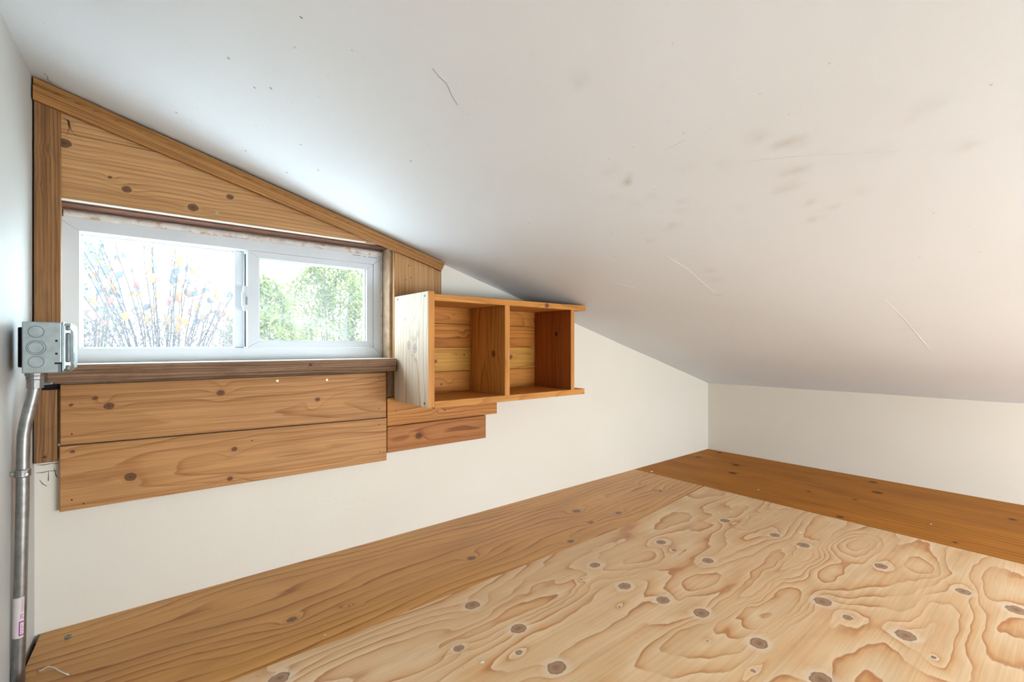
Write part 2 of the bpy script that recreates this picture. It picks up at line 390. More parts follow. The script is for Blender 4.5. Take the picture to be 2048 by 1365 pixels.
I_main = [(.844, .888, .19, .045, -3.2), (1.228, .489, .22, .05, -3.6), (1.20, .85, .12, .035, -2.2), (1.817, .77, .12, .03, -2.2), (1.821, .48, .11, .05, -2.6), (1.58, .47, .10, .04, -2.4),
          (.50, .86, .22, .05, -2.2), (1.816, .30, .10, .05, -2.0), (1.22, .62, .28, .03, 2.0), (1.45, .55, .3, .03, 2.0), (1.5, .2, .3, .06, 2.4)]
XS, YS = 2.0715, 1.0545
sheet = board('plywood_sheet', floor, (-.62, YF, -.019), (XS - .0012, YS - .0005, 0), 'x', 'z', M['ply'], seed=11, dens=2.0, style='rotary', knots=K_main, islands=I_main,
              step=(.010, .0065), face=1, bev=.0008, fix=lambda P: np.stack([P[:, 0], P[:, 1] + np.where(P[:, 1] > 1.0, np.clip((P[:, 0] - 1.45) / .6, 0, 1) * .062 * np.clip((P[:, 1] - 1.0) / .0545, 0, 1), 0), P[:, 2]], 1))
tag(sheet, 'pale fir plywood sheet with swirling grain')
K_strip = [(.817, 1.192, .012), (1.369, 1.267, .016), (1.48, 1.147, .012), (1.321, 1.151, .010), (1.143, 1.084, .011), (.303, 1.197, .010), (.429, 1.168, .004), (1.849, 1.182, .012), (1.871, 1.329, .007), (1.6, 1.3, .006)]
strip = board('plywood_strip', floor, (-.30, YS + .0005, -.019), (XS - .0012, YB + .002, 0), 'x', 'z', M['ply_strip'], seed=23, dens=1.0, style='rotary', knots=K_strip,
              islands=[(1.45, 1.36, .35, .07, -1.0)], step=(.009, .005), face=1, bev=.0008,
              cuts=[((xl(YB) + .010, YB, 0), (-1, .056, 0))],
              fix=lambda P: np.stack([P[:, 0], P[:, 1] + np.clip((P[:, 0] - 1.45) / .6, 0, 1) * .066 * np.clip((1.30 - P[:, 1]) / .2455, 0, 1), P[:, 2]], 1))
tag(strip, 'amber plywood strip along the window wall')
K_dark = [(1.405, 2.785, .014), (1.425, 2.58, .014), (1.2, 2.566, .016), (1.136, 2.392, .016), (.636, 2.754, .014), (.578, 2.574, .016), (.776, 2.354, .008), (.612, 2.383, .008), (.586, 2.097, .010), (.268, 2.121, .007), (.167, 2.567, .010), (.0, 2.4, .012)]
dark = board('plywood_strip', floor, (XS + .0008, YF, -.019), (XR + .002, YB + .002, .0005), 'y', 'z', M['ply_dark'], seed=37, dens=34, style='quarter', knots=K_dark, step=(.011, .006), face=1, bev=.0008)
tag(dark, 'dark varnished plywood strip along the low wall')

# ceiling: one sloping sheet with a stain field
xs = np.linspace(-.80, XR + .12, 240); ys = np.linspace(YF - .1, YB + .16, 220)
gx, gy = np.meshgrid(xs, ys, indexing='ij')
gz = zc(gx) + .0025 * pn(gx * 2.1, gy * 2.3, 5)
V = np.stack([gx.ravel(), gy.ravel(), gz.ravel()], 1).tolist(); n1, n2 = gx.shape
F = [(i * n2 + j, i * n2 + j + 1, (i + 1) * n2 + j + 1, (i + 1) * n2 + j) for i in range(n1 - 1) for j in range(n2 - 1)]
nb = len(V); V += [(a, b, zc(a) + .12) for a, b in ((xs[0], ys[0]), (xs[-1], ys[0]), (xs[-1], ys[-1]), (xs[0], ys[-1]))]
cor = [0, (n1 - 1) * n2, n1 * n2 - 1, n2 - 1]
F += [(nb, nb + 1, nb + 2, nb + 3), [i * n2 for i in range(n1)] + [nb + 1, nb], [(n1 - 1) * n2 + j for j in range(n2)] + [nb + 2, nb + 1],
      [i * n2 + n2 - 1 for i in range(n1 - 1, -1, -1)] + [nb + 3, nb + 2], [j for j in range(n2 - 1, -1, -1)] + [nb, nb + 3]]
ceiling = mesh_obj('ceiling', V, F, M['ceil'])
tag(ceiling, 'white painted ceiling sloping down to the low wall', 'ceiling', kind='structure')
SM = [(.786, .590, .007, 1.0), (.769, .573, .010, .30), (.781, .331, .014, .30), (.822, .287, .012, .38), (.815, .300, .010, .3), (.817, .316, .010, .34), (.894, .324, .014, .32), (.894, .305, .012, .26), (.939, .357, .010, .32), (.935, .335, .012, .3), (1.002, .329, .007, .38),
      (1.066, .342, .009, .34), (1.036, .302, .008, .24), (.823, .405, .010, .26), (.531, .484, .012, .24), (.822, .645, .010, .22), (.853, .575, .010, .28), (.978, .598, .009, .42), (.985, .625, .010, .22), (.897, .531, .009, .24), (.73, .575, .010, .18), (.827, .129, .014, .22),
      (.938, .106, .011, .30), (.842, .152, .009, .2), (1.021, .694, .010, .24), (1.234, .648, .012, .28), (1.30, .665, .018, .16), (1.416, .712, .010, .28), (.742, .597, .012, .2), (.967, .444, .009, .2), (.86, .62, .014, .16), (.93, .55, .010, .2), (.80, .47, .012, .12), (1.0, .25, .012, .16), (.9, .2, .016, .14)]
st = np.zeros(len(V)); px = np.array([v[0] for v in V]); py = np.array([v[1] for v in V])
SPK = [(.326, 1.346), (.188, 1.018), (.137, .967), (.2, .747), (.083, 1.304), (.21, .987), (.309, 1.153), (.227, 1.334), (.374, 1.237), (.49, .959)]
for sx_, sy_, r, a in SM: st += a * np.exp(-(((px - sx_) / (r * .95)) ** 2 + ((py - sy_) / (r * 1.25)) ** 2))
at = ceiling.data.attributes.new('stain', 'FLOAT', 'POINT'); at.data.foreach_set('value', np.clip(st * .6, 0, 1).astype(np.float32))
ceiling.data.polygons.foreach_set('use_smooth', [i < (n1 - 1) * (n2 - 1) for i in range(len(ceiling.data.polygons))])
def on_ceiling(pts): return [(x, y, zc(x) + .0025 * float(pn(x * 2.1, y * 2.3, 5)) - .0002) for x, y in pts]
for pts in ([(.832, .374), (.859, .296), (.913, .177)], [(1.117, .705), (1.207, .699), (1.291, .708), (1.393, .716)], [(1.249, .974), (1.299, .941)], [(.911, .606), (.926, .542)], [(1.726, .641), (1.695, .549)],
            [(1.546, .331), (1.715, .322), (2.028, .317)], [(1.801, .373), (1.789, .29)], [(.736, .469), (.732, .428)], [(1.5, .62), (1.46, .52)], [(2.0, .7), (1.96, .58)]):
    mesh_obj('paint_ridge', *tube(on_ceiling(pts), .0003, 6), M['ceil'], ceiling)
for pts, r in (([(.378, .662), (.394, .669), (.41, .671), (.431, .689), (.45, .7)], .00022), ([(-.14, 1.426), (-.136, 1.437), (-.137, 1.455), (-.131, 1.463)], .0004)):
    mesh_obj('crack', *tube(on_ceiling(pts), r, 5), M['brownhole'], ceiling)
for q, (a, b) in enumerate(SPK):
    (x, y, z), = on_ceiling([(a, b)])
    mesh_obj('speck', *tube([(x, y, z), (x + .004, y + .001 * (q % 3), z - .001)], .0006, 5), M['web'], ceiling)

def wallgrid(name, ax, val, a0, a1, z0, z1f, thick, mat, step=.05):
    """wall with a plane inside face: ax 'y' -> face y=val looking -y"""
    A = np.linspace(a0, a1, int((a1 - a0) / step) + 2); V = []; F = []
    for a in A:
        zt = z1f(a)
        if ax == 'y': V += [(a, val, z0), (a, val, zt), (a, val + thick, zt), (a, val + thick, z0)]
        else: V += [(val(a) if callable(val) else val, a, z0), (val(a) if callable(val) else val, a, zt), ((val(a) if callable(val) else val) + thick, a, zt), ((val(a) if callable(val) else val) + thick, a, z0)]
    for i in range(len(A) - 1):
        for k in range(4): F.append((i * 4 + k, i * 4 + (k + 1) % 4, i * 4 + 4 + (k + 1) % 4, i * 4 + 4 + k))
    F += [(0, 3, 2, 1), tuple(len(V) - 4 + k for k in range(4))]
    return V, F
# window wall with its opening
OX0, OX1, OZ0, OZ1 = -.140, .703, .566, .990
zt = lambda x: zc(x) + .02
TH = .17
pieces = [wallgrid('', 'y', YB, -.40, OX0, -.1, zt, TH, None), wallgrid('', 'y', YB, OX1, XR + .1, -.1, zt, TH, None),
          wallgrid('', 'y', YB, OX0, OX1, -.1, lambda x: OZ0, TH, None), wallgrid('', 'y', YB, OX0, OX1, OZ1, zt, TH, None)]
wall_back = fixn(mesh_obj('wall_back', *join(*pieces), M['cream']))
tag(wall_back, 'cream painted gable wall with the sliding window and wood planks', 'wall', kind='structure')
P = np.array([v.co[:] for v in wall_back.data.vertices]); at = wall_back.data.attributes.new('stain', 'FLOAT', 'POINT')
at.data.foreach_set('value', np.zeros(len(P), np.float32))
# low wall on the right, left wall, wall behind the lens with an opening added to let in daylight
wall_right = fixn(mesh_obj('wall_right', *wallgrid('', 'x', XR, YF - .1, YB, -.1, lambda a: zc(XR) + .02, .1, None), M['cream']))
tag(wall_right, 'low cream knee wall under the foot of the ceiling', 'wall', kind='structure')
wall_left = fixn(mesh_obj('wall_left', *wallgrid('', 'x', xl, YF - .1, YB, -.1, lambda a: zc(xl(a)) + .02, -.1, None), M['leftw']))
tag(wall_left, 'pale painted wall carrying the conduit and junction box', 'wall', kind='structure')
AX0, AX1, AZ0 = 1.00, 2.62, .10
zz = lambda x: zc(x) + .02
az1 = lambda x: min(zc(x) - .05, .62)
wf = [wallgrid('', 'y', YF - .1, -.75, AX0, -.1, zz, .1, None), wallgrid('', 'y', YF - .1, AX1, XR + .1, -.1, zz, .1, None), wallgrid('', 'y', YF - .1, AX0, AX1, -.1, lambda x: AZ0, .1, None)]
Va, Fa = [], []
A = np.linspace(AX0, AX1, 30)
for a in A: Va += [(a, YF - .1, az1(a)), (a, YF - .1, zz(a)), (a, YF, zz(a)), (a, YF, az1(a))]
for i in range(len(A) - 1):
    for k in range(4): Fa.append((i * 4 + k, i * 4 + (k + 1) % 4, i * 4 + 4 + (k + 1) % 4, i * 4 + 4 + k))
wf.append((Va, Fa))
wall_front = fixn(mesh_obj('wall_front', *join(*wf), M['cream']))
tag(wall_front, 'cream gable wall behind the viewer with an opening added for daylight', 'wall', kind='structure')
portal('added_opening_portal', ((AX0 + AX1) / 2, YF - .11, .38), (math.radians(90), 0, 0), AX1 - AX0, .5)
portal('window_portal', (.28, 1.69, .78), (math.radians(-90), 0, 0), .84, .40)

# ================================================================== WINDOW
def ring(x0, x1, z0, z1, wl, wr, wb, wt, y0, y1, gap=.0004, lip=.0):
    """four mitred bars"""
    i = (x0 + wl, x1 - wr, z0 + wb, z1 - wt); g = gap
    parts = [prism([(x0, z0 + g), (i[0], i[2] + g), (i[0], i[3] - g), (x0, z1 - g)], 'y', y0, y1), prism([(x1, z0 + g), (x1, z1 - g), (i[1], i[3] - g), (i[1], i[2] + g)], 'y', y0, y1),
             prism([(x0 + g, z0), (x1 - g, z0), (i[1] - g, i[2]), (i[0] + g, i[2])], 'y', y0, y1), prism([(x0 + g, z1), (i[0] + g, i[3]), (i[1] - g, i[3]), (x1 - g, z1)], 'y', y0, y1)]
    return join(*parts)
win = empty('window_1', (.28, 1.56, .6105)); tag(win, 'white vinyl sliding window with two panes under the sloping trim', 'window', kind='structure')
fr = fixn(mesh_obj('frame', *join(ring(-.137, .699, .6108, .967, .045, .040, .0365, .031, 1.560, 1.650), ring(-.092, .659, .6473, .936, .004, .003, .003, .004, 1.606, 1.635)), M['vinyl'], win))
mesh_obj('meeting_stile', *rbox((.2445, 1.594, .6475), (.2705, 1.624, .936), .002), M['vinyl'], win)
mesh_obj('track_gap', *box((.2707, 1.612, .6475), (.281, 1.628, .936)), M['black'], win)
fp = mesh_obj('pane', *box((-.09, 1.612, .648), (.246, 1.616, .9355)), M['glass'], win)
sash = fixn(mesh_obj('sash', *join(ring(.2735, .6585, .6478, .9355, .030, .0225, .0195, .0195, 1.564, 1.592), ring(.3035, .636, .6673, .916, .004, .004, .003, .003, 1.574, 1.588)), M['vinyl'], win))
mesh_obj('pane', *box((.304, 1.581, .668), (.6355, 1.585, .9155)), M['glass'], sash)
lat = mesh_obj('latch', *join(rbox((.2615, 1.556, .757), (.2735, 1.572, .829), .002), rbox((.2575, 1.553, .768), (.2660, 1.566, .812), .002), rbox((.2655, 1.549, .800), (.2735, 1.558, .806), .001)), M['vinyl'], sash)
mesh_obj('latch_slot', *box((.2665, 1.5548, .774), (.2715, 1.5575, .797)), M['galv_d'], lat)
# weathered sill, its ends rounded over
sill = board('window_sill', win, (-.140, 1.447, .5685), (.6930, 1.5595, .6105), 'x', 'y', M['sill'], seed=41, dens=130, style='quarter', knots=[(.42, .597, .006)], bev=.004, step=(.012, .004))
tag(sill, 'weathered grey-brown wooden sill')
mesh_obj('light_leak_filler', *join(box((OX0, 1.565, .9672), (OX1, 1.648, OZ1)), box((OX0, 1.565, OZ0), (OX1, 1.648, .6106)), box((OX0, 1.565, .6106), (-.1372, 1.648, .9672)), box((.6992, 1.565, .6106), (OX1, 1.648, .9672))), M['jamb'], win)  # hidden filler added round the frame to stop light leaking in
mesh_obj('sill_glare_strip', *box((-.1375, 1.4515, .6104), (.6895, 1.5593, .6113)), M['soffit_edge_and_glare'], win)  # white strip laid on to paint the glare along the sill top
# rough opening: header soffit, peeling caulk, jamb stud
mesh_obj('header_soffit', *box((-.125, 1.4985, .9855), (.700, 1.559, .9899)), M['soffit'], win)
cv = []; cx = np.linspace(-.120, .690, 60)
rs = np.random.RandomState(3); CV, CF = [], []
for i, x in enumerate(cx):
    lo_ = .9665 + .002 * pn(x * 22, 0.2, 9); hi_ = .9835 + .002 * float(pn(x * 15, 4.2, 9)); y_ = 1.5545 + .002 * float(pn(x * 30, 7.7, 9))
    CV += [(x, 1.5595, float(lo_)), (x, y_, float(lo_) + .003), (x, y_ - .002, hi_ - .004), (x, 1.5595, hi_)]
for i in range(len(cx) - 1):
    for k in range(3): CF.append((i * 4 + k, i * 4 + k + 1, i * 4 + k + 5, i * 4 + k + 4))
fixn(mesh_obj('caulk_strip', CV, CF, M['caulk'], win, smooth=True))
mesh_obj('jamb', *box((.690, 1.5003, .61), (.7028, 1.5595, .9855)), M['jamb'], win)
mesh_obj('caulk_strip', *rbox((.6845, 1.5555, .6115), (.6895, 1.5598, .980), .0015), M['caulk'], win)
random.seed(5)
for (a, b) in ((.585, .612), (.622, .630), (.64, .672)):
    mesh_obj('crack', *box((a, 1.5592, .9595 - (a - .58) * .02), (b, 1.5602, .9607 - (a - .58) * .02)), M['black'], fr)

# ================================================================== PLANKS AND TRIM (on the window wall)
ceilcut = ((0, 0, zc(0) - .004), (CS, 0, 1))
FY, BY = 1.480, 1.4996
h1 = board('plank', wall_back, (-.1615, FY, .9925), (.640, BY, 1.1425), 'x', 'y', M['fir_b'], seed=51, dens=95, style='quarter',
           knots=[(-.002, 1.036, .008), (.216, 1.061, .0075), (.132, 1.016, .010), (-.113, 1.119, .011), (-.033, 1.058, .004)], cuts=[ceilcut])
tag(h1, 'wide knotty plank above the window')
board('plank', wall_back, (-.1615, FY, 1.1435), (.24, BY, 1.245), 'x', 'y', M['fir_b'], seed=53, dens=80, style='quarter', cuts=[ceilcut])
mesh_obj('painted_edge', *box((-.118, FY + .0005, .9905), (.600, BY, .9923)), M['soffit_edge_and_glare'], h1)
screw(h1, (.186, FY, 1.011), 'y')
def tilt(x0, x1, dz0, dz1, zmid):             # plank edges that are not quite level
    return lambda P: np.stack([P[:, 0], P[:, 1], P[:, 2] + np.where(P[:, 2] < zmid, dz0 + (dz1 - dz0) * (P[:, 0] - x0) / (x1 - x0), 0) * np.clip((zmid - P[:, 2]) / (zmid - P[:, 2].min()), 0, 1)], 1)
p1 = board('plank', wall_back, (-.1196, FY, .4135), (.6695, BY, .5640), 'x', 'y', M['fir'], seed=55, dens=70, style='flat',
           knots=[(-.035, .509, .0085), (.194, .526, .008), (.447, .489, .006), (-.06, .530, .005), (-.101, .517, .004)], fix=tilt(-.1196, .6695, .0130, .0005, .5))
tag(p1, 'upper fir plank below the sill')
p2 = board('plank', wall_back, (-.1205, FY, .2690), (.6710, BY, .4105), 'x', 'y', M['fir'], seed=58, dens=66, style='flat',
           knots=[(.005, .328, .010), (.227, .362, .006), (.216, .287, .006), (-.099, .397, .004)],
           fix=lambda P: np.stack([P[:, 0], P[:, 1], P[:, 2] + (.6710 - P[:, 0]) / .79 * np.where(P[:, 2] > .34, .0125, .0045)], 1))
tag(p2, 'lower fir plank below the sill')
for x, z in ((.335, .552), (.475, .548)): screw(p1, (x, FY, z), 'y', .0038)
for x, z in ((.645, .445), (.645, .545), (-.10, .45)): nail(p1, (x, FY, z))
for x, z in ((.645, .392), (.648, .30), (.661, .298), (.27, .387), (-.10, .298), (-.08, .285)): nail(p2, (x, FY, z))
p3 = board('plank', wall_back, (.6735, FY, .3828), (1.1375, BY, .4770), 'x', 'y', M['amber'], seed=61, dens=85, style='flat', knots=[(.897, .419, .004)])
p4 = board('plank', wall_back, (.6735, FY, .2930), (1.0830, BY, .3802), 'x', 'y', M['cedar'], seed=63, dens=85, style='flat', knots=[(.791, .337, .011)])
tag(p3, 'amber plank under the wall shelf'); tag(p4, 'short reddish-brown plank below the shelf')
nail(p3, (.705, FY, .43))
blk = board('spacer_block', wall_back, (.6735, 1.488, .480), (.6985, BY, .5660), 'z', 'y', M['sill'], seed=64, dens=120, style='quarter')
# right-hand vertical board beside the window
rb = board('vertical_board', wall_back, (.6990, FY, .4785), (.8825, BY, 1.01), 'z', 'y', M['fir_b'], seed=67, dens=75, style='quarter', knots=[(.93, .753, .003)], cuts=[ceilcut])
tag(rb, 'vertical fir board right of the window')
for x, z in ((.759, .889), (.743, .881)): nail(rb, (x, FY, z))
# left post: upper and lower lengths
post = board('post', wall_back, (-.1612, 1.474, .6110), (-.1180, BY, 1.232), 'z', 'y', M['stud'], seed=71, dens=150, style='quarter', knots=[(1.08, -.138, .003), (.98, -.152, .002)], cuts=[ceilcut], step=(.012, .004))
tag(post, 'stained post left of the window')
post2 = board('post', wall_back, (-.1625, 1.480, .3905), (-.1245, BY, .5540), 'z', 'y', M['stud'], seed=73, dens=150, style='quarter', knots=[(.405, -.145, .004)], step=(.012, .004))
tag(post2, 'short stained post below the sill')
mesh_obj('dark_gap', *box((-.150, 1.4935, .5545), (-.1200, BY, .5680)), M['black'], wall_back)
mesh_obj('dark_gap', *box((-.1628, 1.4800, .392), (-.1614, BY, 1.243)), M['black'], wall_back)  # black filler painting the shade in the gap beside the post
for pts in ([(-.160, .384), (-.148, .3825), (-.136, .3835), (-.124, .382)], [(-.161, .3665), (-.150, .3655), (-.138, .367), (-.127, .3655)], [(-.140, .366), (-.1405, .345)], [(-.155, .350), (-.150, .340), (-.143, .333)], [(-.131, .372), (-.128, .355), (-.125, .349)]):
    mesh_obj('crack', *tube([(x, 1.4999, z) for x, z in pts], [.0003, .0008, .0005, .0007][:len(pts)], 5), M['brownhole'], wall_back)
# sloping trim with a moulded upper lip, following the ceiling
def slope_bar(name, top, bot, y0, y1, seed, xa, xb, cutr):
    n = 90; rows = 9; V = []; F = []
    X = np.linspace(xa, xb, n)
    for d in (y0, y1):
        for i, x in enumerate(X):
            for k in range(rows):
                f = k / (rows - 1); z0_, z1_ = bot(x), top(x)
                xx = x + cutr * (1 - f) * (i / (n - 1)) ** 30
                V.append((xx, d + (.001 if (k in (0, rows - 1) and d == y0) else 0), z0_ + (z1_ - z0_) * f))
    m = n * rows
    for i in range(n - 1):
        for k in range(rows - 1):
            a = i * rows + k; F.append((a, a + rows, a + rows + 1, a + 1)); F.append((a + m, a + m + 1, a + m + rows + 1, a + m + rows))
        for k in (0, rows - 1):
            a = i * rows + k; F.append((a, a + m, a + m + rows, a + rows))
    for i in (0, n - 1):
        for k in range(rows - 1):
            a = i * rows + k; F.append((a, a + 1, a + m + 1, a + m))
    o = fixn(mesh_obj(name, V, F, M['trim'], None)); P = np.array([v.co[:] for v in o.data.vertices])
    Q = P.copy(); Q[:, 2] = P[:, 2] + .272 * P[:, 0]     # grain runs along the slope
    fields(o, Q, 'x', 'z', 'y', seed, 170, 'quarter', [(.55, 1.165, .003), (.39, 1.19, .003)]); return o
t_top = lambda x: zc(x) - .0035; t_bot = lambda x: 1.197 - (.2755 / 1.047) * (x + .16)
tmid = lambda x: t_top(x) * .70 + t_bot(x) * .30
tm = slope_bar('trim_1', lambda x: t_top(x) * .68 + t_bot(x) * .32, t_bot, 1.4625, 1.4735, 81, -.1615, .884, -.012)
tag(tm, 'stained brown moulding sloping along the ceiling above the window', 'trim', kind='structure')
lip = slope_bar('moulded_lip', t_top, lambda x: t_top(x) * .70 + t_bot(x) * .30, 1.4665, 1.4735, 83, -.1615, .889, -.004); lip.parent = tm
bead = fixn(mesh_obj('bead', *tube([(x, 1.4625, t_top(x) * .66 + t_bot(x) * .34) for x in np.linspace(-.1612, .882, 12)], .0022, 8), M['trim'], tm, smooth=True))
P = np.array([v.co[:] for v in bead.data.vertices]); fields(bead, P, 'x', 'z', 'y', 85, 100, 'quarter', [])
bk = fixn(mesh_obj('shaded_backing_strip', *join(prism([(-.1615, t_top(-.1615) + .0033), (.880, t_top(.880) + .0033), (.868, t_bot(.868) + .002), (-.1615, t_bot(-.1615) + .002)], 'y', 1.4736, 1.4795)), M['black'], tm))  # backing blackened to paint the shaded line between trim and ceiling
P = np.array([v.co[:] for v in bk.data.vertices]); fields(bk, P, 'x', 'z', 'y', 86, 100, 'quarter', [])

# ================================================================== WALL SHELF
sh = empty('wall_shelf', (1.05, 1.48, .4625)); tag(sh, 'pine wall shelf with two open compartments mounted right of the window', 'shelf')
SF, SB = 1.250, 1.4795
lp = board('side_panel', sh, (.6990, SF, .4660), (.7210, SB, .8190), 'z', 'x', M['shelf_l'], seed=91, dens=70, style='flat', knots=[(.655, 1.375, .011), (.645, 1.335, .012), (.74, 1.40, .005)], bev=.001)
tag(lp, 'side panel facing the window, its pale face painted with window light')
def edge_mat(o, mat):                          # front edge keeps the pine's orange; the window panel's pale face paints in daylight
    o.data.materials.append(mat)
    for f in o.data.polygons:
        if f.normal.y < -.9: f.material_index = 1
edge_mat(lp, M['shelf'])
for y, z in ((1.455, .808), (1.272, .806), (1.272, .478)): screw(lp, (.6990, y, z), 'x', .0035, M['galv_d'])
tp = board('top_board', sh, (.7212, SF, .7915), (1.4040, 1.460, .8115), 'x', 'y', M['shelf'], seed=93, dens=80, style='flat', bev=.001, knots=[(1.192, .801, .0085)])
bb = board('bottom_board', sh, (.7212, SF, .4625), (1.3975, 1.460, .4835), 'x', 'y', M['shelf'], seed=95, dens=80, style='flat', bev=.001)
dv = board('divider', sh, (.9950, SF, .4837), (1.0155, 1.460, .7913), 'z', 'x', M['shelf'], seed=97, dens=70, style='flat', bev=.001, knots=[(.625, 1.315, .010)])
rp = board('side_panel', sh, (1.3200, SF + .001, .4837), (1.3395, 1.460, .7913), 'z', 'x', M['shelf_d'], seed=99, dens=75, style='flat', bev=.001, knots=[(.70, 1.33, .008)])
edge_mat(rp, M['shelf']); tag(rp, 'dark brown right side panel')
for k, (a, b, mt) in enumerate(((.4625, .5600, 'sback'), (.5612, .6470, 'sback2'), (.6482, .7320, 'sback'), (.7332, .8120, 'sback'))):
    bd = board('back_board', sh, (.7212, 1.4602, a), (1.3395, 1.4785, b), 'x', 'y', M[mt], seed=101 + k * 2, dens=75, style='flat',
               knots=[[(.87, .515, .004)], [(1.19, .608, .009), (.845, .598, .006), (.968, .62, .004)], [(.95, .70, .003)], [(.90, .757, .003), (1.33, .76, .012)]][k])

# ================================================================== JUNCTION BOX AND CONDUIT
jb = empty('junction_box', (-.125, 1.30, .602)); tag(jb, 'square galvanised steel electrical junction box on the pale wall', 'junction box')
BX0, BX1, BY0, BY1, BZ0, BZ1 = -.1525, -.0985, 1.250, 1.3515, .602, .6995
jbody = mesh_obj('box_body', *rbox((BX0, BY0, BZ0), (BX1, BY1, BZ1), .0018, 2), M['galv'], jb)
def disc_ring(cx, cz, y, r0, r1, mat, name, parent, seg=28, dep=.0009):
    V, F = [], []
    for (r, d) in ((r1, 0.0006), (r1, -dep), (r0, -dep), (r0, .0006)):
        for k in range(seg):
            a = 2 * math.pi * k / seg; V.append((cx + r * math.cos(a), y + d, cz + r * math.sin(a)))
    for i in range(3):
        for k in range(seg): F.append((i * seg + k, i * seg + (k + 1) % seg, (i + 1) * seg + (k + 1) % seg, (i + 1) * seg + k))
    return fixn(mesh_obj(name, V, F, mat, parent))
for cz_, rad in ((.6805, .0112), (.6505, .0138), (.6235, .0112)):
    disc_ring(-.1335, cz_, BY0, rad - .0011, rad, M['galv_d'], 'knockout_ring', jbody)
disc_ring(-.1340, .6505, BY0, .0098, .0108, M['galv_d'], 'knockout_ring', jbody)
for cz_ in (.6635, .6388):
    mesh_obj('hole', *tube([(-.1060, BY0 - .0004, cz_), (-.1060, BY0 + .0006, cz_)], .0020, 12), M['black'], jbody)
mesh_obj('slot', *rbox((-.1090, BY0 - .0004, .6185), (-.0990, BY0 + .0008, .6222), .0006, 1), M['black'], jbody)
mesh_obj('slot', *rbox((-.1040, BY0 - .0004, .6030), (-.0990, BY0 + .0008, .6186), .0006, 1), M['galv_d'], jbody)
# raised cover: chamfered dish facing the room, with pressed pockets along its rim
def oct_(y0, y1, z0, z1, c): return [(y0 + c, z0), (y1 - c, z0), (y1, z0 + c), (y1, z1 - c), (y1 - c, z1), (y0 + c, z1), (y0, z1 - c), (y0, z0 + c)]
rings = [(BX1 + .0004, oct_(BY0 - .002, BY1 + .002, BZ0 - .001, BZ1 + .001, .004)), (BX1 + .0024, oct_(BY0 - .002, BY1 + .002, BZ0 - .001, BZ1 + .001, .004)), (BX1 + .0034, oct_(BY0 - .0005, BY1, BZ0 + .001, BZ1 - .001, .006)),
         (BX1 + .0120, oct_(BY0 + .001, BY1 - .001, BZ0 + .002, BZ1 - .002, .009)), (BX1 + .0165, oct_(BY0 + .006, BY1 - .006, BZ0 + .007, BZ1 - .007, .012))]
V = [(x, a, b) for x, pl in rings for a, b in pl]; F = [tuple(range(8))]
for i in range(len(rings) - 1):
    for k in range(8): F.append((i * 8 + k, i * 8 + (k + 1) % 8, i * 8 + 8 + (k + 1) % 8, i * 8 + 8 + k))
F.append(tuple(range(len(V) - 8, len(V))))
cover = fixn(mesh_obj('cover', V, F, M['galv'], jb))
bv = cover.modifiers.new('bevel', 'BEVEL'); bv.width = .0012; bv.segments = 2
mesh_obj('pressed_pocket', *rbox((BX1 + .0042, BY0 - .0012, .6215), (BX1 + .0122, BY0 + .004, .6795), .0028, 3), M['galv_d'], cover)
mesh_obj('pressed_pocket', *rbox((BX1 + .0042, BY0 - .0012, .6835), (BX1 + .0122, BY0 + .004, .6925), .0026, 3), M['galv_d'], cover)
mesh_obj('pressed_pocket', *rbox((BX1 + .0042, BY0 - .0012, .6055), (BX1 + .0122, BY0 + .004, .6165), .0026, 3), M['galv_d'], cover)
for a, b in ((.652, .675), (.622, .640)):
    mesh_obj('pressed_pocket', *rbox((BX1 + .0148, BY0 + .0075, a), (BX1 + .0172, BY0 + .0105, b), .0009, 2), M['galv_d'], cover)
mesh_obj('shaded_mounting_plate', *rbox((-.1640, 1.300, .612), (-.1527, 1.340, .690), .002), M['black'], jb)  # plate blackened to paint the shadow behind the box

cd = empty('metal_conduit', (-.163, 1.30, 0)); tag(cd, 'bent steel electrical conduit running from floor to the junction box', 'conduit')
CP = [(-.1635, 1.30, .0005), (-.1630, 1.30, .03), (-.1600, 1.30, .19), (-.1574, 1.30, .356), (-.1571, 1.30, .409), (-.1565, 1.30, .455), (-.1558, 1.30, .480), (-.1530, 1.30, .503), (-.1490, 1.30, .526), (-.1445, 1.30, .549), (-.1410, 1.30, .570), (-.1402, 1.30, .585), (-.1402, 1.30, .6025)]
ct = mesh_obj('tube', *tube(CP, .0097, 20), M['emt'], cd, smooth=True)
mesh_obj('connector', *tube([(-.1402, 1.30, .571), (-.1402, 1.30, .5715), (-.1402, 1.30, .587), (-.1402, 1.30, .589), (-.1402, 1.30, .5945), (-.1402, 1.30, .596), (-.1402, 1.30, .602)], [.0112, .0124, .0124, .0132, .0132, .0146, .0146], 20), M['emt'], cd)
mesh_obj('set_screw', *tube([(-.129, 1.293, .579), (-.116, 1.288, .580)], [.0022, .0022], 8), M['galv'], cd)
st_ = mesh_obj('strap', *join(tube([(-.1573, 1.30, .400), (-.1573, 1.30, .402), (-.1572, 1.30, .4145), (-.1572, 1.30, .416)], [.0103, .0118, .0118, .0103], 18), rbox((-.1745, 1.297, .404), (-.1640, 1.303, .412), .001)), M['emt'], cd)
mesh_obj('set_screw', *tube([(-.152, 1.2905, .407), (-.150, 1.286, .407)], .0022, 8), M['galv'], st_)
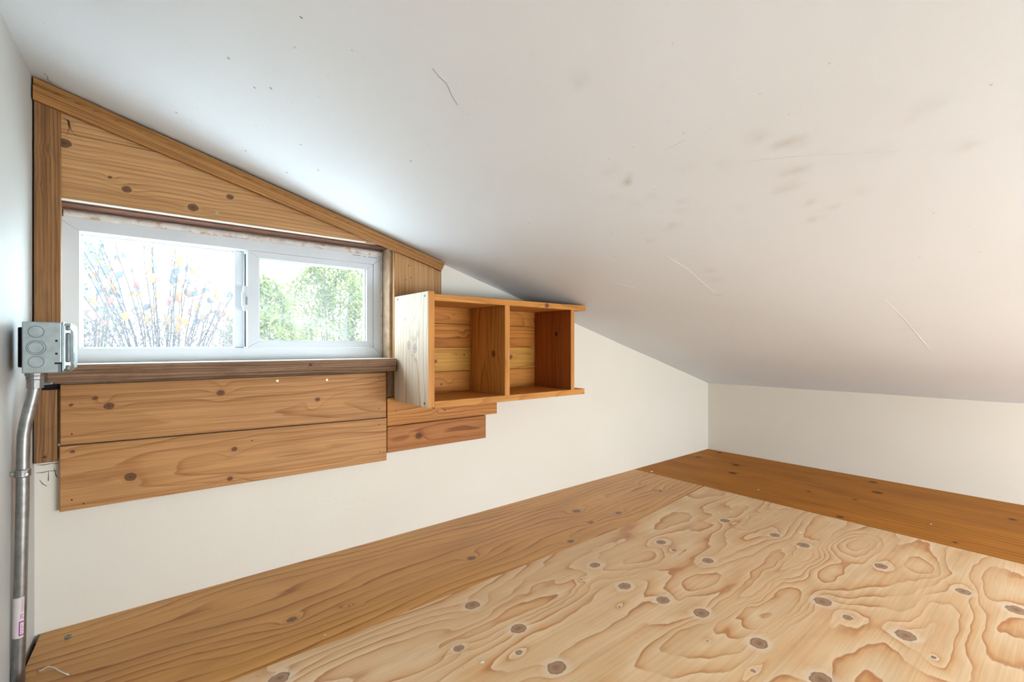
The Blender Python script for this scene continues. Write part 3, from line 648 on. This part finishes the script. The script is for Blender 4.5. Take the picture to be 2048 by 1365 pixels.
def wrap(z0, z1, a0, a1, r, mat, name, parent, n=10):
    V, F = [], []
    for i in range(2):
        z = (z0, z1)[i]
        for k in range(n + 1):
            a = math.radians(a0 + (a1 - a0) * k / n); x = -.1635 + z * (.0061 / .356)
            V.append((x + r * math.sin(a), 1.30 - r * math.cos(a), z))
    for k in range(n): F.append((k, k + 1, n + 2 + k, n + 1 + k))
    return mesh_obj(name, V, F, mat, parent)
lb = wrap(.094, .171, -70, 42, .01000, M['sticker'], 'sticker', cd); tag(lb, 'white sticker printed in magenta')
ink = [(.098, .1255, 2, 12, 0), (.098, .1005, 2, 40, 0), (.1230, .1255, 2, 40, 0)]
for a, b, c0, c1, _ in ink: wrap(a, b, c0, c1, .01012, M['magenta'], 'print_block', lb, 5)
for k in range(5): wrap(.103 + k * .0036, .1045 + k * .0036, 20, 28 + (k % 2) * 6, .01012, M['magenta'], 'print_line', lb, 4)
for k in range(4): wrap(.131 + k * .0022, .1320 + k * .0022, 8 + 3 * (k % 2), 36 - 4 * (k % 3), .01012, M['magenta'], 'print_line', lb, 4)
for k in range(3): wrap(.144, .168, 20 + 6 * k, 21.6 + 6 * k, .01012, M['magenta'], 'print_line', lb, 2)

# ================================================================== SMALL THINGS ON FLOOR, PLANKS AND SILL
th = mesh_obj('white_thread', *tube([(-.140, 1.328, .002), (-.134, 1.321, .004), (-.124, 1.322, .0075), (-.113, 1.310, .006), (-.105, 1.295, .004), (-.096, 1.282, .002), (-.091, 1.275, .0015)], .0012, 6), M['thread'], None, loc=(-.12, 1.31, 0), smooth=True)
tag(th, 'short white thread lying on the floor near the conduit', 'thread')
def crumb(name, p, r, mat, label, cat, seed, group=None, flat=.5):
    bm = bmesh.new(); bmesh.ops.create_icosphere(bm, subdivisions=1, radius=r); rs_ = random.Random(seed)
    for v in bm.verts:
        k = rs_.uniform(.7, 1.2); v.co = Vector((v.co.x * k * 1.3, v.co.y * k, v.co.z * flat * k))
    zmin = min(v.co.z for v in bm.verts)
    for v in bm.verts: v.co.z -= zmin
    me = bpy.data.meshes.new(name); bm.to_mesh(me); bm.free(); me.materials.append(mat)
    o = bpy.data.objects.new(name, me); COL.objects.link(o); o.location = p; return tag(o, label, cat, group)
crumb('plaster_crumb', (-.104, 1.441, 0), .0055, M['pebble'], 'grey plaster crumb on the floor near the left corner', 'crumb', 1, flat=.7)
fl_lab = ['white paint flake in the far seam of the floor beside the cream wall', 'white fleck on the plywood seam left of the floor', 'shiny white fleck on the pale plywood at the bottom', 'white fleck left of a knot near the dark board', 'white fleck beside the knot nearest the dark board corner',
          'white fleck on the dark varnished board', 'white fleck above the paired knots on the plywood', 'white fleck far right on the dark board']
for k, (p, r) in enumerate((((2.092, 1.412), .007), ((.344, 1.085), .0022), ((.565, .784), .004), ((1.786, .903), .004), ((1.829, .875), .0045), ((2.202, .929), .004), ((1.815, .626), .004), ((2.266, .351), .004))):
    crumb('paint_flake', (p[0], p[1], .0006 if p[0] > XS else 0), r, M['flake'], fl_lab[k], 'flake', 20 + k, 'white flakes on the floor', .25)
web = mesh_obj('cobweb', *join(tube([(-.105, 1.478, 1.171), (-.103, 1.4785, 1.160), (-.100, 1.4785, 1.150), (-.092, 1.4788, 1.140), (-.083, 1.4788, 1.1345)], [.0010, .0007, .0003, .0002, .0002], 5),
                               tube([(-.106, 1.478, 1.173), (-.104, 1.4785, 1.155), (-.107, 1.4788, 1.142), (-.110, 1.4788, 1.1345)], [.0011, .0005, .0002, .0002], 5),
                               tube([(-.114, 1.476, 1.176), (-.103, 1.4775, 1.168), (-.092, 1.4775, 1.170)], [.0003, .0007, .0002], 5)), M['web'], None, loc=(-.105, 1.4785, 1.15))
tag(web, 'dark dusty cobweb in the top left corner of the planks', 'cobweb')

# ================================================================== OUTSIDE
ground = mesh_obj('ground', *box((-40, -40, -2.1), (40, 45, -1.9)), M['bounce_ground']); tag(ground, 'unseen pale ground, whitened to bounce daylight indoors', 'ground', kind='structure')
rng = np.random.RandomState(12); R = random.Random(4)
bs = empty('bare_shrub', (.25, 5.5, -1.9)); tag(bs, 'leggy shrub with bare shoots and a few orange leaves outside the left pane', 'shrub')
tips = []
nst = 34
for i in range(nst):
    u = (i + R.uniform(-.4, .4)) / (nst - 1)
    bx, by = .28 + (u - .5) * .5, 5.5 + R.uniform(-.3, .3)
    tx = .30 + (u - .5) * 1.35 + R.uniform(-.10, .10); tz = 1.54 + R.uniform(-.24, .14) - abs(u - .45) * .15
    pts = []
    for k in range(7):
        f = k / 6; pts.append((bx + (tx - bx) * f ** 1.3 + R.uniform(-.01, .01), by + R.uniform(-.01, .01), .35 + (tz - .35) * f))
    mesh_obj('shoot', *tube(pts, [.0070 * (1 - .5 * k / 6) for k in range(7)], 5), M['bark'], bs)
    tips.append(pts)
TW = []
for i in range(1100):
    x, y, z = rng.uniform(-.45, 1.0), 5.5 + rng.uniform(-.5, .5), rng.uniform(.35, .98 - .25 * abs(rng.randn()) * .4)
    if z > 1.02 - .5 * (x - .3) ** 2: z = .6
    a, b = rng.uniform(-1.2, 1.2), rng.uniform(-.6, .6); L = rng.uniform(.10, .30)
    TW.append(tube([(x, y, z), (x + a * L * .5, y + b * L * .5, z + L * .5), (x + a * L * .9 + rng.uniform(-.03, .03), y + b * L, z + L * .85)], [.0032, .0026, .0016], 3, cap=False))
tag(mesh_obj('twigs', *join(*TW), M['bark_d'], bs), kind='stuff')
mesh_obj('stem', *join(*[tube([(.25 + R.uniform(-.1, .1), 5.5 + R.uniform(-.1, .1), -1.92), (.28 + R.uniform(-.25, .25), 5.5 + R.uniform(-.2, .2), .42)], [.03, .015], 7) for _ in range(9)]), M['bark_d'], bs)
def leaf_mesh(name, L, wd, mat):
    V = [(0, 0, 0), (wd * .35, .006, -L * .25), (wd * .5, .010, -L * .5), (wd * .3, .006, -L * .8), (0, 0, -L), (-wd * .3, .006, -L * .8), (-wd * .5, .010, -L * .5), (-wd * .35, .006, -L * .25), (0, 0, -L * .5)]
    me = bpy.data.meshes.new(name); me.from_pydata(V, [], [(8, i, (i + 1) % 8) for i in range(8)]); me.materials.append(mat); return me
LM = [leaf_mesh('leaf_%d' % k, L, w, M[m]) for k, (L, w, m) in enumerate(((.085, .05, 'leaf_o'), (.075, .045, 'leaf_p'), (.07, .05, 'leaf_g'), (.06, .035, 'leaf_o')))]
def add_leaf(parent, k, p, rot, s=1.0):
    o = bpy.data.objects.new('leaf', LM[k]); COL.objects.link(o); o.parent = parent
    o.location = Vector(p) - wloc(parent); o.rotation_euler = rot; o.scale = (s, s, s)
for pts in tips:
    for q in range(R.choice((3, 4, 5, 5))):
        f = R.uniform(.55, 1.0); k = int(f * 5.99); a = Vector(pts[k]); b = Vector(pts[min(k + 1, 6)]); p = a.lerp(b, f * 6 - k if k < 6 else 0)
        add_leaf(bs, R.choice((0, 1, 1, 2, 2, 3)), p + Vector((R.uniform(-.02, .02), -.01, 0)), (R.uniform(-.7, .7), R.uniform(-.8, .8), R.uniform(-1.4, 1.4)), R.uniform(.85, 1.3))
for p in ((.13, 5.2, .93), (.34, 5.2, .94), (.37, 5.2, .90), (.28, 5.2, .92), (.41, 5.2, .91), (.36, 5.15, .84), (-.02, 5.2, .95)):
    add_leaf(bs, 0, p, (R.uniform(-.4, .4), R.uniform(-1, 1), R.uniform(-.5, .5)), 1.15)

def leaf_cloud(n, fn, size, seed):
    r_ = np.random.RandomState(seed); V, F = [], []
    for i in range(n):
        p = fn(r_)
        if p is None: continue
        d = r_.randn(3); d /= np.linalg.norm(d); e = np.cross(d, r_.randn(3)); e /= np.linalg.norm(e); L = size * r_.uniform(.6, 1.4); w = L * .42
        k = len(V); p = np.array(p); nn = np.cross(d, e) * L * .08
        V += [tuple(p), tuple(p + d * L * .5 + e * w * .5 + nn), tuple(p + d * L), tuple(p + d * L * .5 - e * w * .5 + nn)]
        F += [(k, k + 1, k + 2), (k, k + 2, k + 3)]
    return V, F
def bush(name, c, rx, ry, zt_, label, seed, n, size, mats, twist=.0, branches=26):
    b = empty(name, (c[0], c[1], -1.9)); tag(b, label, 'shrub')
    zb = -1.5
    def fn(r_):
        a = r_.uniform(0, 2 * math.pi); t = r_.beta(2.6, 1.4); z = zb + (zt_ - zb) * t
        k = math.sqrt(max(0.0, 1 - t ** 3)) * (.72 + .28 * math.sin(a * 3 + z * 4 + seed)) ; q = r_.uniform(.45, 1.0) ** .5
        return (c[0] + rx * k * q * math.cos(a), c[1] + ry * k * q * math.sin(a), z + .05 * r_.randn())
    for k, (m, fr_) in enumerate(mats):
        tag(mesh_obj('foliage', *leaf_cloud(int(n * fr_), fn, size, seed + k), M[m], b), kind='stuff')
    BR = []
    r_ = np.random.RandomState(seed + 9)
    for i in range(branches):
        p = fn(r_); BR.append(tube([(c[0] + r_.uniform(-.1, .1), c[1] + r_.uniform(-.1, .1), -1.92), ((c[0] * 1.2 + p[0]) / 2.2, (c[1] * 1.2 + p[1]) / 2.2, (p[2] - 1.9) * .45), p], [.03, .016, .005], 5, cap=False))
    mesh_obj('branches', *join(*BR), M['bark_d'], b); return b
bush('leafy_shrub', (2.65, 7.9), 1.2, .8, 2.22, 'tall yellow-green leafy shrub outside the right pane', 31, 15000, .075, [('leaf_h', .5), ('leaf_y', .5)])
bush('leafy_shrub', (1.30, 6.4), .62, .5, 1.46, 'lower green leafy shrub between the two panes', 47, 8000, .075, [('leaf_h', .7), ('leaf_y', .3)])
bush('grey_tree', (-.42, 8.2), .62, .6, 2.05, 'hazy grey-green tree behind the bare shrub at far left', 63, 1300, .09, [('leaf_t', 1.0)], branches=40)
